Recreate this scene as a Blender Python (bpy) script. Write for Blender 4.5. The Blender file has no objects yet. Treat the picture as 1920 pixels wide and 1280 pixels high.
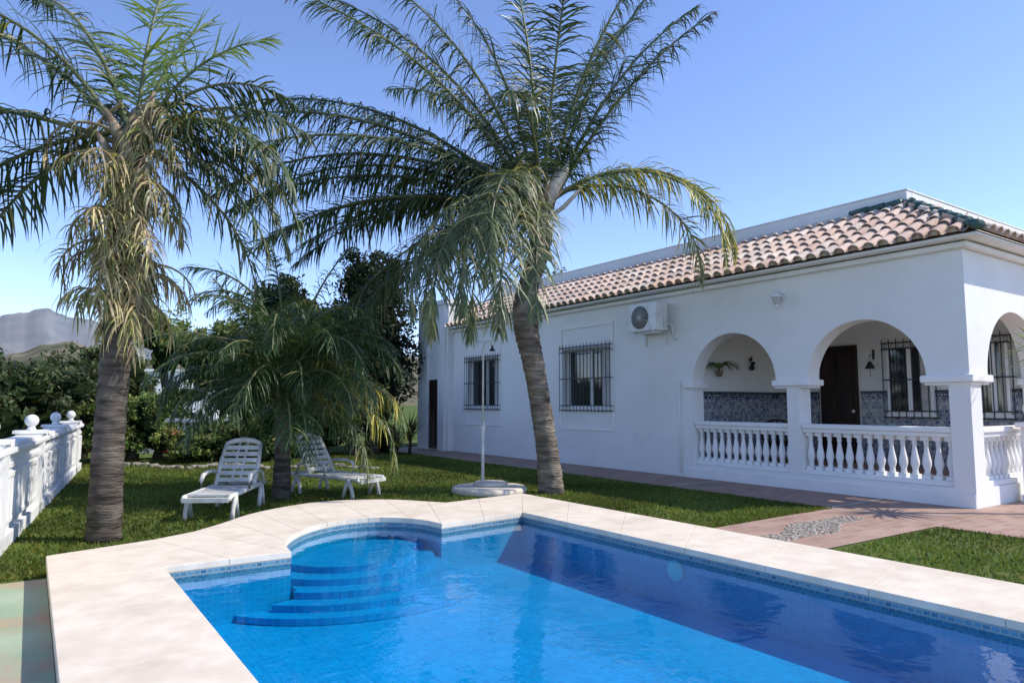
import bpy, math, random
import numpy as np
from mathutils import Vector, Matrix
random.seed(7); RN=np.random.RandomState(11)
S=bpy.context.scene
COL=S.collection
rad=math.radians
# ------------------------------------------------------------------ materials
def newmat(name):
    m=bpy.data.materials.new(name); m.use_nodes=True
    nt=m.node_tree; b=nt.nodes['Principled BSDF']
    return m,nt,b
def N(nt,t,**k):
    n=nt.nodes.new(t)
    for a,v in k.items():
        if a in n.inputs: n.inputs[a].default_value=v
        else: setattr(n,a,v)
    return n
def coords(nt,scale=(1,1,1)):
    g=nt.nodes.new('ShaderNodeNewGeometry'); mp=nt.nodes.new('ShaderNodeMapping')
    mp.inputs['Scale'].default_value=scale
    nt.links.new(g.outputs['Position'],mp.inputs['Vector']); return mp.outputs['Vector']
def noisy(name,c1,c2,scale=3,detail=6,rough=.7,bump=.2,bscale=30,bdist=.01,c3=None,s3=.5,vec=(1,1,1),spec=.3,lo=.35,hi=.65):
    m,nt,b=newmat(name); L=nt.links
    v=coords(nt,vec)
    n=N(nt,'ShaderNodeTexNoise',Scale=scale,Detail=detail); L.new(v,n.inputs['Vector'])
    r=nt.nodes.new('ShaderNodeValToRGB'); L.new(n.outputs['Fac'],r.inputs['Fac'])
    r.color_ramp.elements[0].color=(*c1,1); r.color_ramp.elements[0].position=lo
    r.color_ramp.elements[1].color=(*c2,1); r.color_ramp.elements[1].position=hi
    out=r.outputs['Color']
    if c3:
        n3=N(nt,'ShaderNodeTexNoise',Scale=s3,Detail=8,Roughness=.65); L.new(v,n3.inputs['Vector'])
        r3=nt.nodes.new('ShaderNodeValToRGB'); L.new(n3.outputs['Fac'],r3.inputs['Fac'])
        r3.color_ramp.elements[0].position=.48; r3.color_ramp.elements[1].position=.68
        mx=N(nt,'ShaderNodeMix',data_type='RGBA'); L.new(r3.outputs['Color'],mx.inputs['Factor'])
        L.new(out,mx.inputs[6]); mx.inputs[7].default_value=(*c3,1); out=mx.outputs[2]
    L.new(out,b.inputs['Base Color']); b.inputs['Roughness'].default_value=rough
    b.inputs['Specular IOR Level'].default_value=spec
    if bump:
        n2=N(nt,'ShaderNodeTexNoise',Scale=bscale,Detail=5); L.new(v,n2.inputs['Vector'])
        bp=N(nt,'ShaderNodeBump',Strength=bump,Distance=bdist); L.new(n2.outputs['Fac'],bp.inputs['Height'])
        L.new(bp.outputs['Normal'],b.inputs['Normal'])
    return m
def brickmat(name,c1,c2,mortar,scale,bw,rh,ms=.02,rough=.7,rot=None,bump=.3,noise=.3,plane='xy',off=.5):
    m,nt,b=newmat(name); L=nt.links
    g=nt.nodes.new('ShaderNodeNewGeometry'); sp=nt.nodes.new('ShaderNodeSeparateXYZ'); L.new(g.outputs['Position'],sp.inputs[0])
    cb=nt.nodes.new('ShaderNodeCombineXYZ')
    if plane=='xy': L.new(sp.outputs[0],cb.inputs[0]); L.new(sp.outputs[1],cb.inputs[1])
    else:
        ad=N(nt,'ShaderNodeMath',operation='ADD'); L.new(sp.outputs[0],ad.inputs[0]); L.new(sp.outputs[1],ad.inputs[1])
        L.new(ad.outputs[0],cb.inputs[0]); L.new(sp.outputs[2],cb.inputs[1])
    mp=nt.nodes.new('ShaderNodeMapping'); L.new(cb.outputs[0],mp.inputs['Vector'])
    if rot: mp.inputs['Rotation'].default_value=(0,0,rot)
    bt=nt.nodes.new('ShaderNodeTexBrick'); bt.offset=off
    for k,v in (('Color1',(*c1,1)),('Color2',(*c2,1)),('Mortar',(*mortar,1)),('Scale',scale),('Mortar Size',ms),('Brick Width',bw),('Row Height',rh)): bt.inputs[k].default_value=v
    L.new(mp.outputs[0],bt.inputs['Vector'])
    n=N(nt,'ShaderNodeTexNoise',Scale=1.7,Detail=8,Roughness=.65); L.new(g.outputs['Position'],n.inputs['Vector'])
    mr=N(nt,'ShaderNodeMapRange'); mr.inputs[3].default_value=1-noise; mr.inputs[4].default_value=1+noise; L.new(n.outputs['Fac'],mr.inputs[0])
    mx=N(nt,'ShaderNodeVectorMath',operation='SCALE'); L.new(bt.outputs['Color'],mx.inputs[0]); L.new(mr.outputs[0],mx.inputs['Scale'])
    L.new(mx.outputs[0],b.inputs['Base Color']); b.inputs['Roughness'].default_value=rough
    bp=N(nt,'ShaderNodeBump',Strength=bump,Distance=.004,invert=True); L.new(bt.outputs['Fac'],bp.inputs['Height']); L.new(bp.outputs['Normal'],b.inputs['Normal'])
    return m
def plain(name,c,rough=.5,spec=.5,metal=0): 
    return noisy(name,tuple(x*.88 for x in c),tuple(min(1,x*1.08) for x in c),scale=6,rough=rough,bump=.08,bscale=60,bdist=.003,spec=spec)
def attrmat(name,rough=.6,trans=.25,spec=.3,bump=0):
    m,nt,b=newmat(name); L=nt.links
    a=nt.nodes.new('ShaderNodeAttribute'); a.attribute_name='Col'
    L.new(a.outputs['Color'],b.inputs['Base Color']); b.inputs['Roughness'].default_value=rough; b.inputs['Specular IOR Level'].default_value=spec
    if trans:
        t=nt.nodes.new('ShaderNodeBsdfTranslucent'); sc=N(nt,'ShaderNodeVectorMath',operation='MULTIPLY'); sc.inputs[1].default_value=(1.6,1.7,.8)
        L.new(a.outputs['Color'],sc.inputs[0]); L.new(sc.outputs[0],t.inputs['Color'])
        ms=nt.nodes.new('ShaderNodeMixShader'); ms.inputs[0].default_value=trans
        L.new(b.outputs[0],ms.inputs[1]); L.new(t.outputs[0],ms.inputs[2]); L.new(ms.outputs[0],nt.nodes['Material Output'].inputs['Surface'])
    if bump:
        n=N(nt,'ShaderNodeTexNoise',Scale=25,Detail=6); L.new(coords(nt),n.inputs['Vector'])
        bp=N(nt,'ShaderNodeBump',Strength=bump,Distance=.01); L.new(n.outputs['Fac'],bp.inputs['Height']); L.new(bp.outputs['Normal'],b.inputs['Normal'])
        mr=N(nt,'ShaderNodeMapRange'); mr.inputs[1].default_value=.3; mr.inputs[2].default_value=.7; mr.inputs[3].default_value=.78; mr.inputs[4].default_value=1.15; L.new(n.outputs['Fac'],mr.inputs[0])
        mx=N(nt,'ShaderNodeVectorMath',operation='SCALE'); L.new(a.outputs['Color'],mx.inputs[0]); L.new(mr.outputs[0],mx.inputs['Scale']); L.new(mx.outputs[0],b.inputs['Base Color'])
    return m
M={}
M['stucco']=noisy('white_stucco',(.82,.81,.785),(.88,.87,.85),scale=1.2,rough=.9,bump=.6,bscale=36,bdist=.01,spec=.15,c3=(.77,.76,.73),s3=.6)
M['trim']=noisy('white_trim',(.83,.82,.80),(.89,.88,.86),scale=2,rough=.75,bump=.2,bscale=50,bdist=.004,spec=.2)
M['wallold']=noisy('garden_wall_paint',(.74,.735,.72),(.82,.815,.80),scale=2,rough=.85,bump=.3,bscale=30,bdist=.006,c3=(.52,.51,.48),s3=1.5,spec=.15)
M['coping']=noisy('cream_stone',(.68,.59,.47),(.77,.68,.56),scale=5,rough=.75,bump=.25,bscale=60,bdist=.003,c3=(.60,.51,.40),s3=1.4,spec=.2)
M['mortar']=noisy('mortar',(.46,.40,.32),(.54,.48,.4),scale=9,rough=.9)
M['pooltile']=brickmat('pool_mosaic',(.005,.30,.56),(.012,.385,.66),(.016,.40,.68),1,.05,.05,.004,rough=.4,noise=.28,bump=.03,off=0)
M['poolwall']=brickmat('pool_wall_mosaic',(.005,.32,.54),(.012,.40,.62),(.016,.42,.64),1,.05,.05,.004,rough=.4,noise=.15,bump=.03,plane='w',off=0)
M['band']=brickmat('pool_band_mosaic',(.02,.10,.20),(.10,.26,.36),(.22,.29,.30),1,.05,.035,.006,rough=.3,noise=.3,bump=.05,plane='w',off=.5)
M['brick']=brickmat('terracotta_paving',(.31,.18,.135),(.40,.255,.195),(.36,.28,.23),1,.28,.14,.012,rough=.8,noise=.45)
M['azul']=brickmat('azulejo_tiles',(.05,.09,.2),(.45,.46,.46),(.3,.3,.3),1,.07,.07,.008,rough=.25,noise=.1,plane='w',bump=.05)
M['azul2']=brickmat('azulejo_border',(.5,.5,.48),(.04,.07,.18),(.02,.03,.06),1,.06,.05,.008,rough=.25,noise=.1,plane='w',bump=.05,off=.5)
M['stone']=noisy('pale_stone',(.42,.37,.30),(.55,.49,.41),scale=8,rough=.85)
M['rock']=noisy('bed_stone',(.16,.15,.11),(.33,.3,.25),scale=8,rough=.9)
M['pebble']=noisy('pebble_stone',(.22,.19,.16),(.42,.38,.32),scale=14,rough=.85,bump=.1)
M['deck']=noisy('green_painted_deck',(.25,.35,.23),(.36,.44,.32),scale=1.4,rough=.7,bump=.2,c3=(.45,.28,.2),s3=1.3)
M['grass']=noisy('lawn_ground',(.05,.085,.02),(.11,.16,.04),scale=4,rough=.95,bump=.5,bscale=60,bdist=.03,c3=(.15,.16,.06),s3=.5,spec=.05)
M['iron']=plain('black_iron',(.02,.02,.022),.45)
M['wood']=noisy('dark_wood',(.014,.007,.005),(.03,.014,.009),scale=3,rough=.5,vec=(3,3,.4))
M['white_plastic']=plain('white_plastic',(.78,.77,.74),.4)
M['worn_plastic']=noisy('weathered_plastic',(.58,.57,.53),(.72,.71,.67),scale=5,rough=.55,bump=.1,c3=(.5,.48,.43),s3=6)
M['metalwhite']=plain('painted_metal',(.7,.69,.66),.4)
M['dark']=plain('dark_vent',(.05,.05,.055),.5)
M['curtain']=plain('curtain_cloth',(.55,.53,.5),.9,.1)
M['bark']=noisy('palm_bark',(.14,.115,.09),(.38,.325,.265),scale=3.2,rough=.95,bump=1.0,bscale=8,bdist=.05,vec=(1,1,5),spec=.1,c3=(.13,.11,.09),s3=1.3)
M['bark2']=noisy('dark_shaded_bark',(.06,.048,.04),(.16,.135,.11),scale=3.2,rough=.95,bump=.9,bscale=8,bdist=.04,vec=(1,1,5),spec=.1)  # darker bark; the left palm trunk's shade is put into this colour
M['boot']=noisy('palm_fibre',(.16,.11,.07),(.42,.34,.24),scale=10,rough=.95,bump=.8,bscale=25,bdist=.02,vec=(1,1,.4),spec=.1)
M['spathe']=noisy('palm_spathe',(.5,.44,.36),(.62,.56,.48),scale=10,rough=.8)
M['leaf']=attrmat('palm_leaf',.42,.22,.4)
M['foliage']=attrmat('foliage',.6,.2,.25)
M['blade']=attrmat('grass_blade',.6,.3,.2)
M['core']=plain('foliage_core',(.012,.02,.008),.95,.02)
M['tile']=attrmat('clay_tile',.85,0,.15,bump=.35)
M['greentile']=plain('green_glazed_tile',(.05,.10,.085),.3,.4)
M['deckroof']=noisy('roof_underlay',(.3,.22,.18),(.4,.31,.25),scale=5,rough=.95)
m,nt,b=newmat('window_glass'); M['glass']=m
b.inputs['Base Color'].default_value=(.02,.025,.03,1); b.inputs['Roughness'].default_value=.05; b.inputs['Specular IOR Level'].default_value=.8
m,nt,b=newmat('pool_water'); M['water']=m
tr=nt.nodes.new('ShaderNodeBsdfTransparent'); tr.inputs['Color'].default_value=(.36,.85,.97,1)
gl=nt.nodes.new('ShaderNodeBsdfGlossy'); gl.inputs['Roughness'].default_value=.01; gl.inputs['Color'].default_value=(.85,.95,1,1)
fr=nt.nodes.new('ShaderNodeFresnel'); fr.inputs['IOR'].default_value=1.33
v=coords(nt,(1,1,1))
n1=N(nt,'ShaderNodeTexNoise',Scale=2.2,Detail=3,Distortion=.6); nt.links.new(v,n1.inputs['Vector'])
n2=N(nt,'ShaderNodeTexNoise',Scale=9,Detail=3,Distortion=.5); nt.links.new(v,n2.inputs['Vector'])
ad=N(nt,'ShaderNodeMath',operation='MULTIPLY_ADD'); ad.inputs[1].default_value=.3; nt.links.new(n2.outputs['Fac'],ad.inputs[0]); nt.links.new(n1.outputs['Fac'],ad.inputs[2])
bp=N(nt,'ShaderNodeBump',Strength=.12,Distance=.05); nt.links.new(ad.outputs[0],bp.inputs['Height'])
nt.links.new(bp.outputs['Normal'],gl.inputs['Normal']); nt.links.new(bp.outputs['Normal'],fr.inputs['Normal'])
ms=nt.nodes.new('ShaderNodeMixShader'); nt.links.new(fr.outputs[0],ms.inputs[0]); nt.links.new(tr.outputs[0],ms.inputs[1]); nt.links.new(gl.outputs[0],ms.inputs[2])
nt.links.new(ms.outputs[0],nt.nodes['Material Output'].inputs['Surface'])
M['mount']=noisy('hazy_mountain_rock',(.165,.185,.215),(.23,.235,.245),scale=.004,detail=10,rough=1,bump=0,spec=0)  # distance haze is put into the blue-grey base colour
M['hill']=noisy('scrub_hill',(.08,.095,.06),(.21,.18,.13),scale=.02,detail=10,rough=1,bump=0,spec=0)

# ------------------------------------------------------------------ mesh builder
class MB:
    def __init__(s): s.v=[];s.f=[];s.m=[];s.s=[];s.c=[]
    def add(s,vs,fs,mi=0,sm=False,c=(1,1,1)):
        o=len(s.v); s.v+= [tuple(p) for p in vs]; s.c+=[c]*len(vs)
        for f in fs: s.f.append(tuple(i+o for i in f)); s.m.append(mi); s.s.append(sm)
    def box(s,x0,x1,y0,y1,z0,z1,mi=0):
        s.add([(x0,y0,z0),(x1,y0,z0),(x1,y1,z0),(x0,y1,z0),(x0,y0,z1),(x1,y0,z1),(x1,y1,z1),(x0,y1,z1)],
              [(0,3,2,1),(4,5,6,7),(0,1,5,4),(1,2,6,5),(2,3,7,6),(3,0,4,7)],mi)
    def obox(s,c,size,mat,mi=0):
        hx,hy,hz=[a/2 for a in size]; c=Vector(c)
        vs=[c+mat@Vector((x*hx,y*hy,z*hz)) for x,y,z in ((-1,-1,-1),(1,-1,-1),(1,1,-1),(-1,1,-1),(-1,-1,1),(1,-1,1),(1,1,1),(-1,1,1))]
        s.add(vs,[(0,3,2,1),(4,5,6,7),(0,1,5,4),(1,2,6,5),(2,3,7,6),(3,0,4,7)],mi)
    def tube(s,pts,rs,seg=8,mi=0,sm=True,c=(1,1,1),cap=True,flat=1):
        pts=[Vector(p) for p in pts]
        if not hasattr(rs,'__len__'): rs=[rs]*len(pts)
        vs=[];fs=[]
        ref=Vector((0,0,1)) 
        d0=(pts[-1]-pts[0]).normalized()
        if abs(d0.z)>.8: ref=Vector((0,1,0))
        for i,p in enumerate(pts):
            t=(pts[min(i+1,len(pts)-1)]-pts[max(i-1,0)]).normalized()
            a=t.cross(ref).normalized(); b_=a.cross(t)
            for k in range(seg):
                an=2*math.pi*k/seg; vs.append(p+(a*math.cos(an)+b_*math.sin(an)*flat)*rs[i])
        for i in range(len(pts)-1):
            for k in range(seg):
                k2=(k+1)%seg; fs.append((i*seg+k,i*seg+k2,(i+1)*seg+k2,(i+1)*seg+k))
        if cap: fs.append(tuple(range(seg))[::-1]); fs.append(tuple((len(pts)-1)*seg+k for k in range(seg)))
        s.add(vs,fs,mi,sm,c)
    def lathe(s,prof,c=(0,0,0),seg=16,mi=0,sm=True):
        vs=[];fs=[]
        for r,z in prof:
            for k in range(seg):
                an=2*math.pi*k/seg; vs.append((c[0]+r*math.cos(an),c[1]+r*math.sin(an),c[2]+z))
        for i in range(len(prof)-1):
            for k in range(seg):
                k2=(k+1)%seg; fs.append((i*seg+k,i*seg+k2,(i+1)*seg+k2,(i+1)*seg+k))
        fs.append(tuple(range(seg))[::-1]); fs.append(tuple((len(prof)-1)*seg+k for k in range(seg)))
        s.add(vs,fs,mi,sm)
    def sphere(s,c,r,seg=16,mi=0,sz=1,n=10):
        s.lathe([(max(.001,r*math.sin(math.pi*i/n)),-r*sz*math.cos(math.pi*i/n)) for i in range(n+1)],c,seg,mi)
    def poly(s,outer,holes,thick,fn,mi=0):
        cu=bpy.data.curves.new('tmp','CURVE'); cu.dimensions='2D'; cu.fill_mode='BOTH'; cu.extrude=thick/2
        for pl in [outer]+holes:
            sp=cu.splines.new('POLY'); sp.points.add(len(pl)-1)
            for i,p in enumerate(pl): sp.points[i].co=(p[0],p[1],0,1)
            sp.use_cyclic_u=True
        o=bpy.data.objects.new('tmp',cu); COL.objects.link(o)
        dg=bpy.context.evaluated_depsgraph_get(); me=bpy.data.meshes.new_from_object(o.evaluated_get(dg))
        s.add([fn(*v.co) for v in me.vertices],[tuple(p.vertices) for p in me.polygons],mi)
        bpy.data.objects.remove(o); bpy.data.meshes.remove(me); bpy.data.curves.remove(cu)
def mesh_from(mb,name,mats,off=(0,0,0)):
    me=bpy.data.meshes.new(name)
    vs=mb.v if off==(0,0,0) else [(p[0]-off[0],p[1]-off[1],p[2]-off[2]) for p in mb.v]
    me.from_pydata(vs,[],mb.f)
    for mt in mats: me.materials.append(M[mt])
    me.polygons.foreach_set('material_index',mb.m); me.polygons.foreach_set('use_smooth',mb.s)
    if mats[0] in('leaf','tile'):
        a=me.color_attributes.new('Col','FLOAT_COLOR','POINT')
        a.data.foreach_set('color',np.array([(*c,1) for c in mb.c],dtype=np.float32).ravel())
    me.update(); return me
def bev(o,w,seg=2):
    md=o.modifiers.new('bevel','BEVEL'); md.width=w; md.segments=seg; md.limit_method='ANGLE'; md.angle_limit=rad(40)
def thing(name,loc,label,cat,rot=0,group=None):
    o=bpy.data.objects.new(name,None); o.empty_display_size=.3; o.location=loc; o.rotation_euler=(0,0,rot); COL.objects.link(o)
    o['label']=label; o['category']=cat
    if group: o['group']=group
    return o
def part(mb,name,mats,parent=None,world=False,bevel=0,label=None,loc=(0,0,0),origin=(0,0,0)):
    off=(0,0,0)
    if world and parent is not None: off=tuple(origin)
    me=mesh_from(mb,name,mats,off)
    o=bpy.data.objects.new(name,me); COL.objects.link(o); o.location=loc
    if parent is not None: o.parent=parent
    if bevel: bev(o,bevel)
    if label: o['label']=label
    return o
def single(mb,name,mats,label,cat,bevel=0,group=None,loc=(0,0,0),rot=0):
    o=part(mb,name,mats,bevel=bevel,loc=loc); o.rotation_euler=(0,0,rot); o['label']=label; o['category']=cat
    if group:o['group']=group
    return o
def structure(mb,name,mats,bevel=0):
    o=part(mb,name,mats,bevel=bevel); o['kind']='structure'; o['label']=name.replace('_',' '); return o

# ------------------------------------------------------------------ pool outlines
def arcpts(): return [(1.97,6.28),(2.02,6.62),(2.18,6.98),(2.42,7.3),(2.7,7.52),(3.02,7.63),(3.34,7.58),(3.58,7.38),(3.72,7.1),(3.76,6.78)]
def smooth2(pl,n=3):
    P=[Vector((*p,0)) for p in pl]; P=[P[0]*2-P[1]]+P+[P[-1]*2-P[-2]]; out=[]
    for i in range(1,len(P)-2):
        a,b_,c,d=P[i-1:i+3]
        for k in range(n):
            t=k/n; q=.5*((2*b_)+(c-a)*t+(2*a-5*b_+4*c-d)*t*t+(3*b_-a-3*c+d)*t**3); out.append((q.x,q.y))
    out.append(pl[-1]); return out
ARC=smooth2(arcpts(),3)
inner=[(.95,-1.5),(.95,6.28)]+ARC+[(4.95,6.93),(4.95,-1.5)]
OARC=smooth2([(1.45,7.82),(1.8,8.18),(2.15,8.6),(2.6,8.95),(3.2,9.2),(3.75,9.12),(4.15,8.85),(4.45,8.42)],3)
outer_far=[(.18,7.3),(.62,7.42),(1.05,7.58)]+OARC+[(4.6,8.18),(5.98,8.38)]
outer_all=[(.18,-2.4)]+outer_far+[(5.98,-2.4)]
CZ=.2
def resample(pl,n):
    P=[Vector((*p,0)) for p in pl]; d=[0]
    for i in range(1,len(P)): d.append(d[-1]+(P[i]-P[i-1]).length)
    out=[]
    for k in range(n+1):
        t=d[-1]*k/n
        for i in range(1,len(P)):
            if t<=d[i]+1e-9:
                f=(t-d[i-1])/(d[i]-d[i-1]); out.append(P[i-1].lerp(P[i],f)); break
    return out
pool=thing('swimming_pool',(3,3,0),'blue mosaic swimming pool with cream stone coping and rounded stepped end','swimming pool')
cop=MB()
def slab(L0,L1,z0=.145,z1=CZ,g=.0015):
    A=[Vector((*p[:2],0)) for p in L0]; B=[Vector((*p[:2],0)) for p in L1]
    A[0]=A[0]+(A[1]-A[0]).normalized()*g; B[0]=B[0]+(B[1]-B[0]).normalized()*g
    A[-1]=A[-1]+(A[-2]-A[-1]).normalized()*g; B[-1]=B[-1]+(B[-2]-B[-1]).normalized()*g
    ring=A+B[::-1]; m_=len(ring)
    vs=[(p.x-3,p.y-3,z) for z in (z0,z1) for p in ring]
    fs=[tuple(range(m_,2*m_)),tuple(range(m_))[::-1]]+[(i,(i+1)%m_,m_+(i+1)%m_,m_+i) for i in range(m_)]
    cop.add(vs,fs)
def sect(o,i,n,sub=1):
    A=resample(o,n*sub);B=resample(i,n*sub)
    for k in range(n): slab(A[k*sub:(k+1)*sub+1],B[k*sub:(k+1)*sub+1])
sect([(.18,7.3),(1.05,7.58)],[(.95,6.28),(1.45,6.28)],1)
sect([(1.05,7.58),(1.45,7.82)],[(1.45,6.28),(1.97,6.28)],1)
sect(OARC,ARC,6,4)
sect([(4.45,8.42),(4.6,8.18),(5.98,8.38)],[(3.76,6.78),(4.95,6.93)],2,3)
n=9
for k in range(n):
    a=-2.4+ (7.3+2.4)*k/n; b_=-2.4+(7.3+2.4)*(k+1)/n
    ai=max(-1.5,min(6.28,a)); bi=max(-1.5,min(6.28,b_)) if k<n-1 else 6.28
    if bi>ai: slab([(.18,a),(.18,b_)],[(.95,ai),(.95,bi)])
n=10
for k in range(n):
    a=-2.4+(8.38+2.4)*k/n; b_=-2.4+(8.38+2.4)*(k+1)/n
    ai=-1.5+(6.93+1.5)*k/n; bi=-1.5+(6.93+1.5)*(k+1)/n
    slab([(5.98,a),(5.98,b_)],[(4.95,ai),(4.95,bi)])
part(cop,'coping',['coping'],pool,bevel=.0035)
base=MB()
base.poly([(x*.995+.015,y-.01) for x,y in outer_all],[inner],.26,lambda x,y,z:(x-3,y-3,z+.019))
part(base,'pool_wall',['mortar'],pool)
bas=MB()
cl=inner+[inner[0]]
FZ=-.33
for a,b_ in zip(cl[:-1],cl[1:]):
    a=(a[0]-3,a[1]-3); b_=(b_[0]-3,b_[1]-3)
    bas.add([(a[0]*.999,a[1]*.999,FZ),(b_[0]*.999,b_[1]*.999,FZ),(b_[0]*.999,b_[1]*.999,.05),(a[0]*.999,a[1]*.999,.05)],[(0,1,2,3)],1)
    bas.add([(a[0]*.999,a[1]*.999,.05),(b_[0]*.999,b_[1]*.999,.05),(b_[0]*.999,b_[1]*.999,.146),(a[0]*.999,a[1]*.999,.146)],[(0,1,2,3)],2)
bas.poly(inner,[],0,lambda x,y,z:(x-3,y-3,FZ))
part(bas,'basin',['pooltile','poolwall','band'],pool)
for r,z0,z1 in ((.60,-.09,-.03),(.82,-.15,-.09),(1.02,-.21,-.15),(1.2,-.27,-.21),(1.36,-.325,-.27)):
    st=MB(); pts=[]
    for i in range(41):
        t=math.pi+math.pi*i/40; x=2.78+r*1.1*math.cos(t); y=6.98+r*math.sin(t)
        if y>6.27: x=max(2.04,min(3.72,x))
        pts.append((x,y))
    pts+=[(3.68,7.02),(3.64,7.12),(3.52,7.33),(3.3,7.5),(3.02,7.56),(2.74,7.45),(2.47,7.24),(2.28,7.03)]
    st.poly(pts,[],z1-z0,lambda x,y,z,zz=(z0+z1)/2:(x-3,y-3,zz+z))
    part(st,'pool_step',['pooltile'],pool,bevel=.025)
lp=MB(); lp.tube([(1.945,1.5,-.02),(1.915,1.5,-.02)],[.10,.085],20); part(lp,'pool_lamp',['white_plastic'],pool,bevel=.006)
w=MB(); w.poly(inner,[],0,lambda x,y,z:(x,y,.098)); structure(w,'water',['water'])

# ------------------------------------------------------------------ ground
g=MB(); R=7000
g.poly([(R*math.cos(t),R*math.sin(t)) for t in [2*math.pi*i/48 for i in range(48)]],[[(x*.98+.05,y-.15 if y>0 else y+.2) for x,y in outer_all]],0,lambda x,y,z:(x,y,0))
structure(g,'ground',['grass'])
p=MB(); p.poly([(5.96,4.2),(9.2,4.15),(9.3,-2.4),(22,-2.4),(22,4.49),(11.19,4.49),(11.19,22),(9.6,22),(9.6,5.75),(5.96,5.6)],[],0,lambda x,y,z:(x,y,.008))
structure(p,'brick_path',['brick'])
p=MB()
for y,l in ((8.9,.1),(13.4,.1),(5.72,.08),(18,.1)): p.poly([(9.5,y),(11.18,y+.02),(11.18,y+l+.02),(9.5,y+l)],[],0,lambda x,y,z:(x,y,.014))
structure(p,'path_band',['stone'])
p=MB()
for i in range(1000):
    t=random.uniform(0,6.28); q=random.random()**.5
    x=7.85+(1.25*math.cos(t))*q; y=4.95+.24*math.sin(t)*q*(1+.3*math.sin(x*5))+.18*math.sin(x*1.6)*.8
    p.sphere((x,y,.008),random.uniform(.014,.028),6,sz=.5,n=4)
o=structure(p,'pebble_inlay',['pebble']); o['kind']='stuff'; o['category']='pebbles'; o['label']='loose strip of pale pebbles set in brick paving'
p=MB(); p.poly([(-.75,-4),(.19,-4),(.19,7.3),(-.75,7.3)],[],0,lambda x,y,z:(x,y,.008)); structure(p,'painted_pavement',['deck'])
def inpoly(x,y,pl):
    c=np.zeros(x.shape,bool); n=len(pl); j=n-1
    for i in range(n):
        xi,yi=pl[i];xj,yj=pl[j]
        if yi!=yj: c^=((yi>y)!=(yj>y))&(x<(xj-xi)*(y-yi)/(yj-yi)+xi)
        j=i
    return c
def quadmesh(V,C,name,mat,nv=4):
    n=len(V)//nv; me=bpy.data.meshes.new(name)
    me.vertices.add(len(V)); me.vertices.foreach_set('co',V.astype(np.float32).ravel())
    me.loops.add(len(V)); me.loops.foreach_set('vertex_index',np.arange(len(V),dtype=np.int32))
    me.polygons.add(n); me.polygons.foreach_set('loop_start',np.arange(0,len(V),nv,dtype=np.int32))
    try: me.polygons.foreach_set('loop_total',np.full(n,nv,dtype=np.int32))
    except Exception: pass
    me.materials.append(M[mat]); me.update(calc_edges=True)
    a=me.color_attributes.new('Col','FLOAT_COLOR','POINT')
    CC=np.ones((len(V),4),dtype=np.float32); CC[:,:3]=C; a.data.foreach_set('color',CC.ravel())
    return me
def grass(n,x0,x1,y0,y1):
    x=RN.uniform(x0,x1,n); t=RN.rand(n)**1.4; y=y0+(y1-y0)*t
    k=~inpoly(x,y,outer_all); x=x[k];y=y[k]; n=len(x)
    h=RN.uniform(.02,.05,n); a=RN.rand(n)*6.28; wd=.006+.0006*y
    V=np.zeros((n,3,3)); V[:,0]=np.c_[x-np.cos(a)*wd,y-np.sin(a)*wd,np.zeros(n)]; V[:,1]=np.c_[x+np.cos(a)*wd,y+np.sin(a)*wd,np.zeros(n)]
    V[:,2]=np.c_[x+RN.uniform(-.03,.03,n),y+RN.uniform(-.03,.03,n),h]
    br=RN.uniform(.55,1.35,n)*(1+.4*np.sin(x*1.7+np.sin(y*1.3))*np.sin(y*1.1))
    C=np.array([.105,.155,.032])[None]*br[:,None]; C[:,0]*=RN.uniform(.8,1.6,n)
    return V.reshape(-1,3),np.repeat(C,3,0)
a1=grass(110000,-.6,9.55,7.4,21); a2=grass(15000,6.0,9.55,5.7,9); a3=grass(14000,6.0,9.2,.5,4.1)
me=quadmesh(np.concatenate([a1[0],a2[0],a3[0]]),np.concatenate([a1[1],a2[1],a3[1]]),'lawn_grass','blade',3)
o=bpy.data.objects.new('lawn_grass',me); COL.objects.link(o); o['kind']='stuff'; o['label']='short green lawn grass'; o['category']='grass'

# ------------------------------------------------------------------ mountains
def ridge(name,mat,dist,depth,fn,a0,a1,n=200,rows=10):
    mb=MB(); vs=[]
    for j in range(rows+1):
        for i in range(n+1):
            a=a0+(a1-a0)*i/n; f=j/rows; d=dist+depth*(f-1)
            h0=fn(a)*dist*math.cos(a)
            hgt=h0*(f**1.2)+ (math.sin(a*90+j*1.7)+math.sin(a*210+j*2.9)*.6)*h0*.05*math.sin(math.pi*f)
            ang=rad(90-34.7)-a
            vs.append((d*math.cos(ang),d*math.sin(ang),hgt))
    fs=[(j*(n+1)+i,j*(n+1)+i+1,(j+1)*(n+1)+i+1,(j+1)*(n+1)+i) for j in range(rows) for i in range(n)]
    mb.add(vs,fs,0,True); structure(mb,name,[mat])
def fm(a):
    u=960+1300*math.tan(a)
    h=.124+.007*math.exp(-((u-72)/26)**2)+.008*math.exp(-((u-60)/80)**2)-.00008*max(0,u-110)
    h+=.0012*math.sin(u*.09)+.0009*math.sin(u*.23+1)
    return max(h,.06)
def fh(a):
    u=960+1300*math.tan(a)
    return .066+.022*math.exp(-((u-130)/90)**2)+.004*math.sin(u*.02)+.0015*math.sin(u*.11)
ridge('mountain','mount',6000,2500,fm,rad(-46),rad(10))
ridge('hill','hill',1450,700,fh,rad(-48),rad(10))

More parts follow.
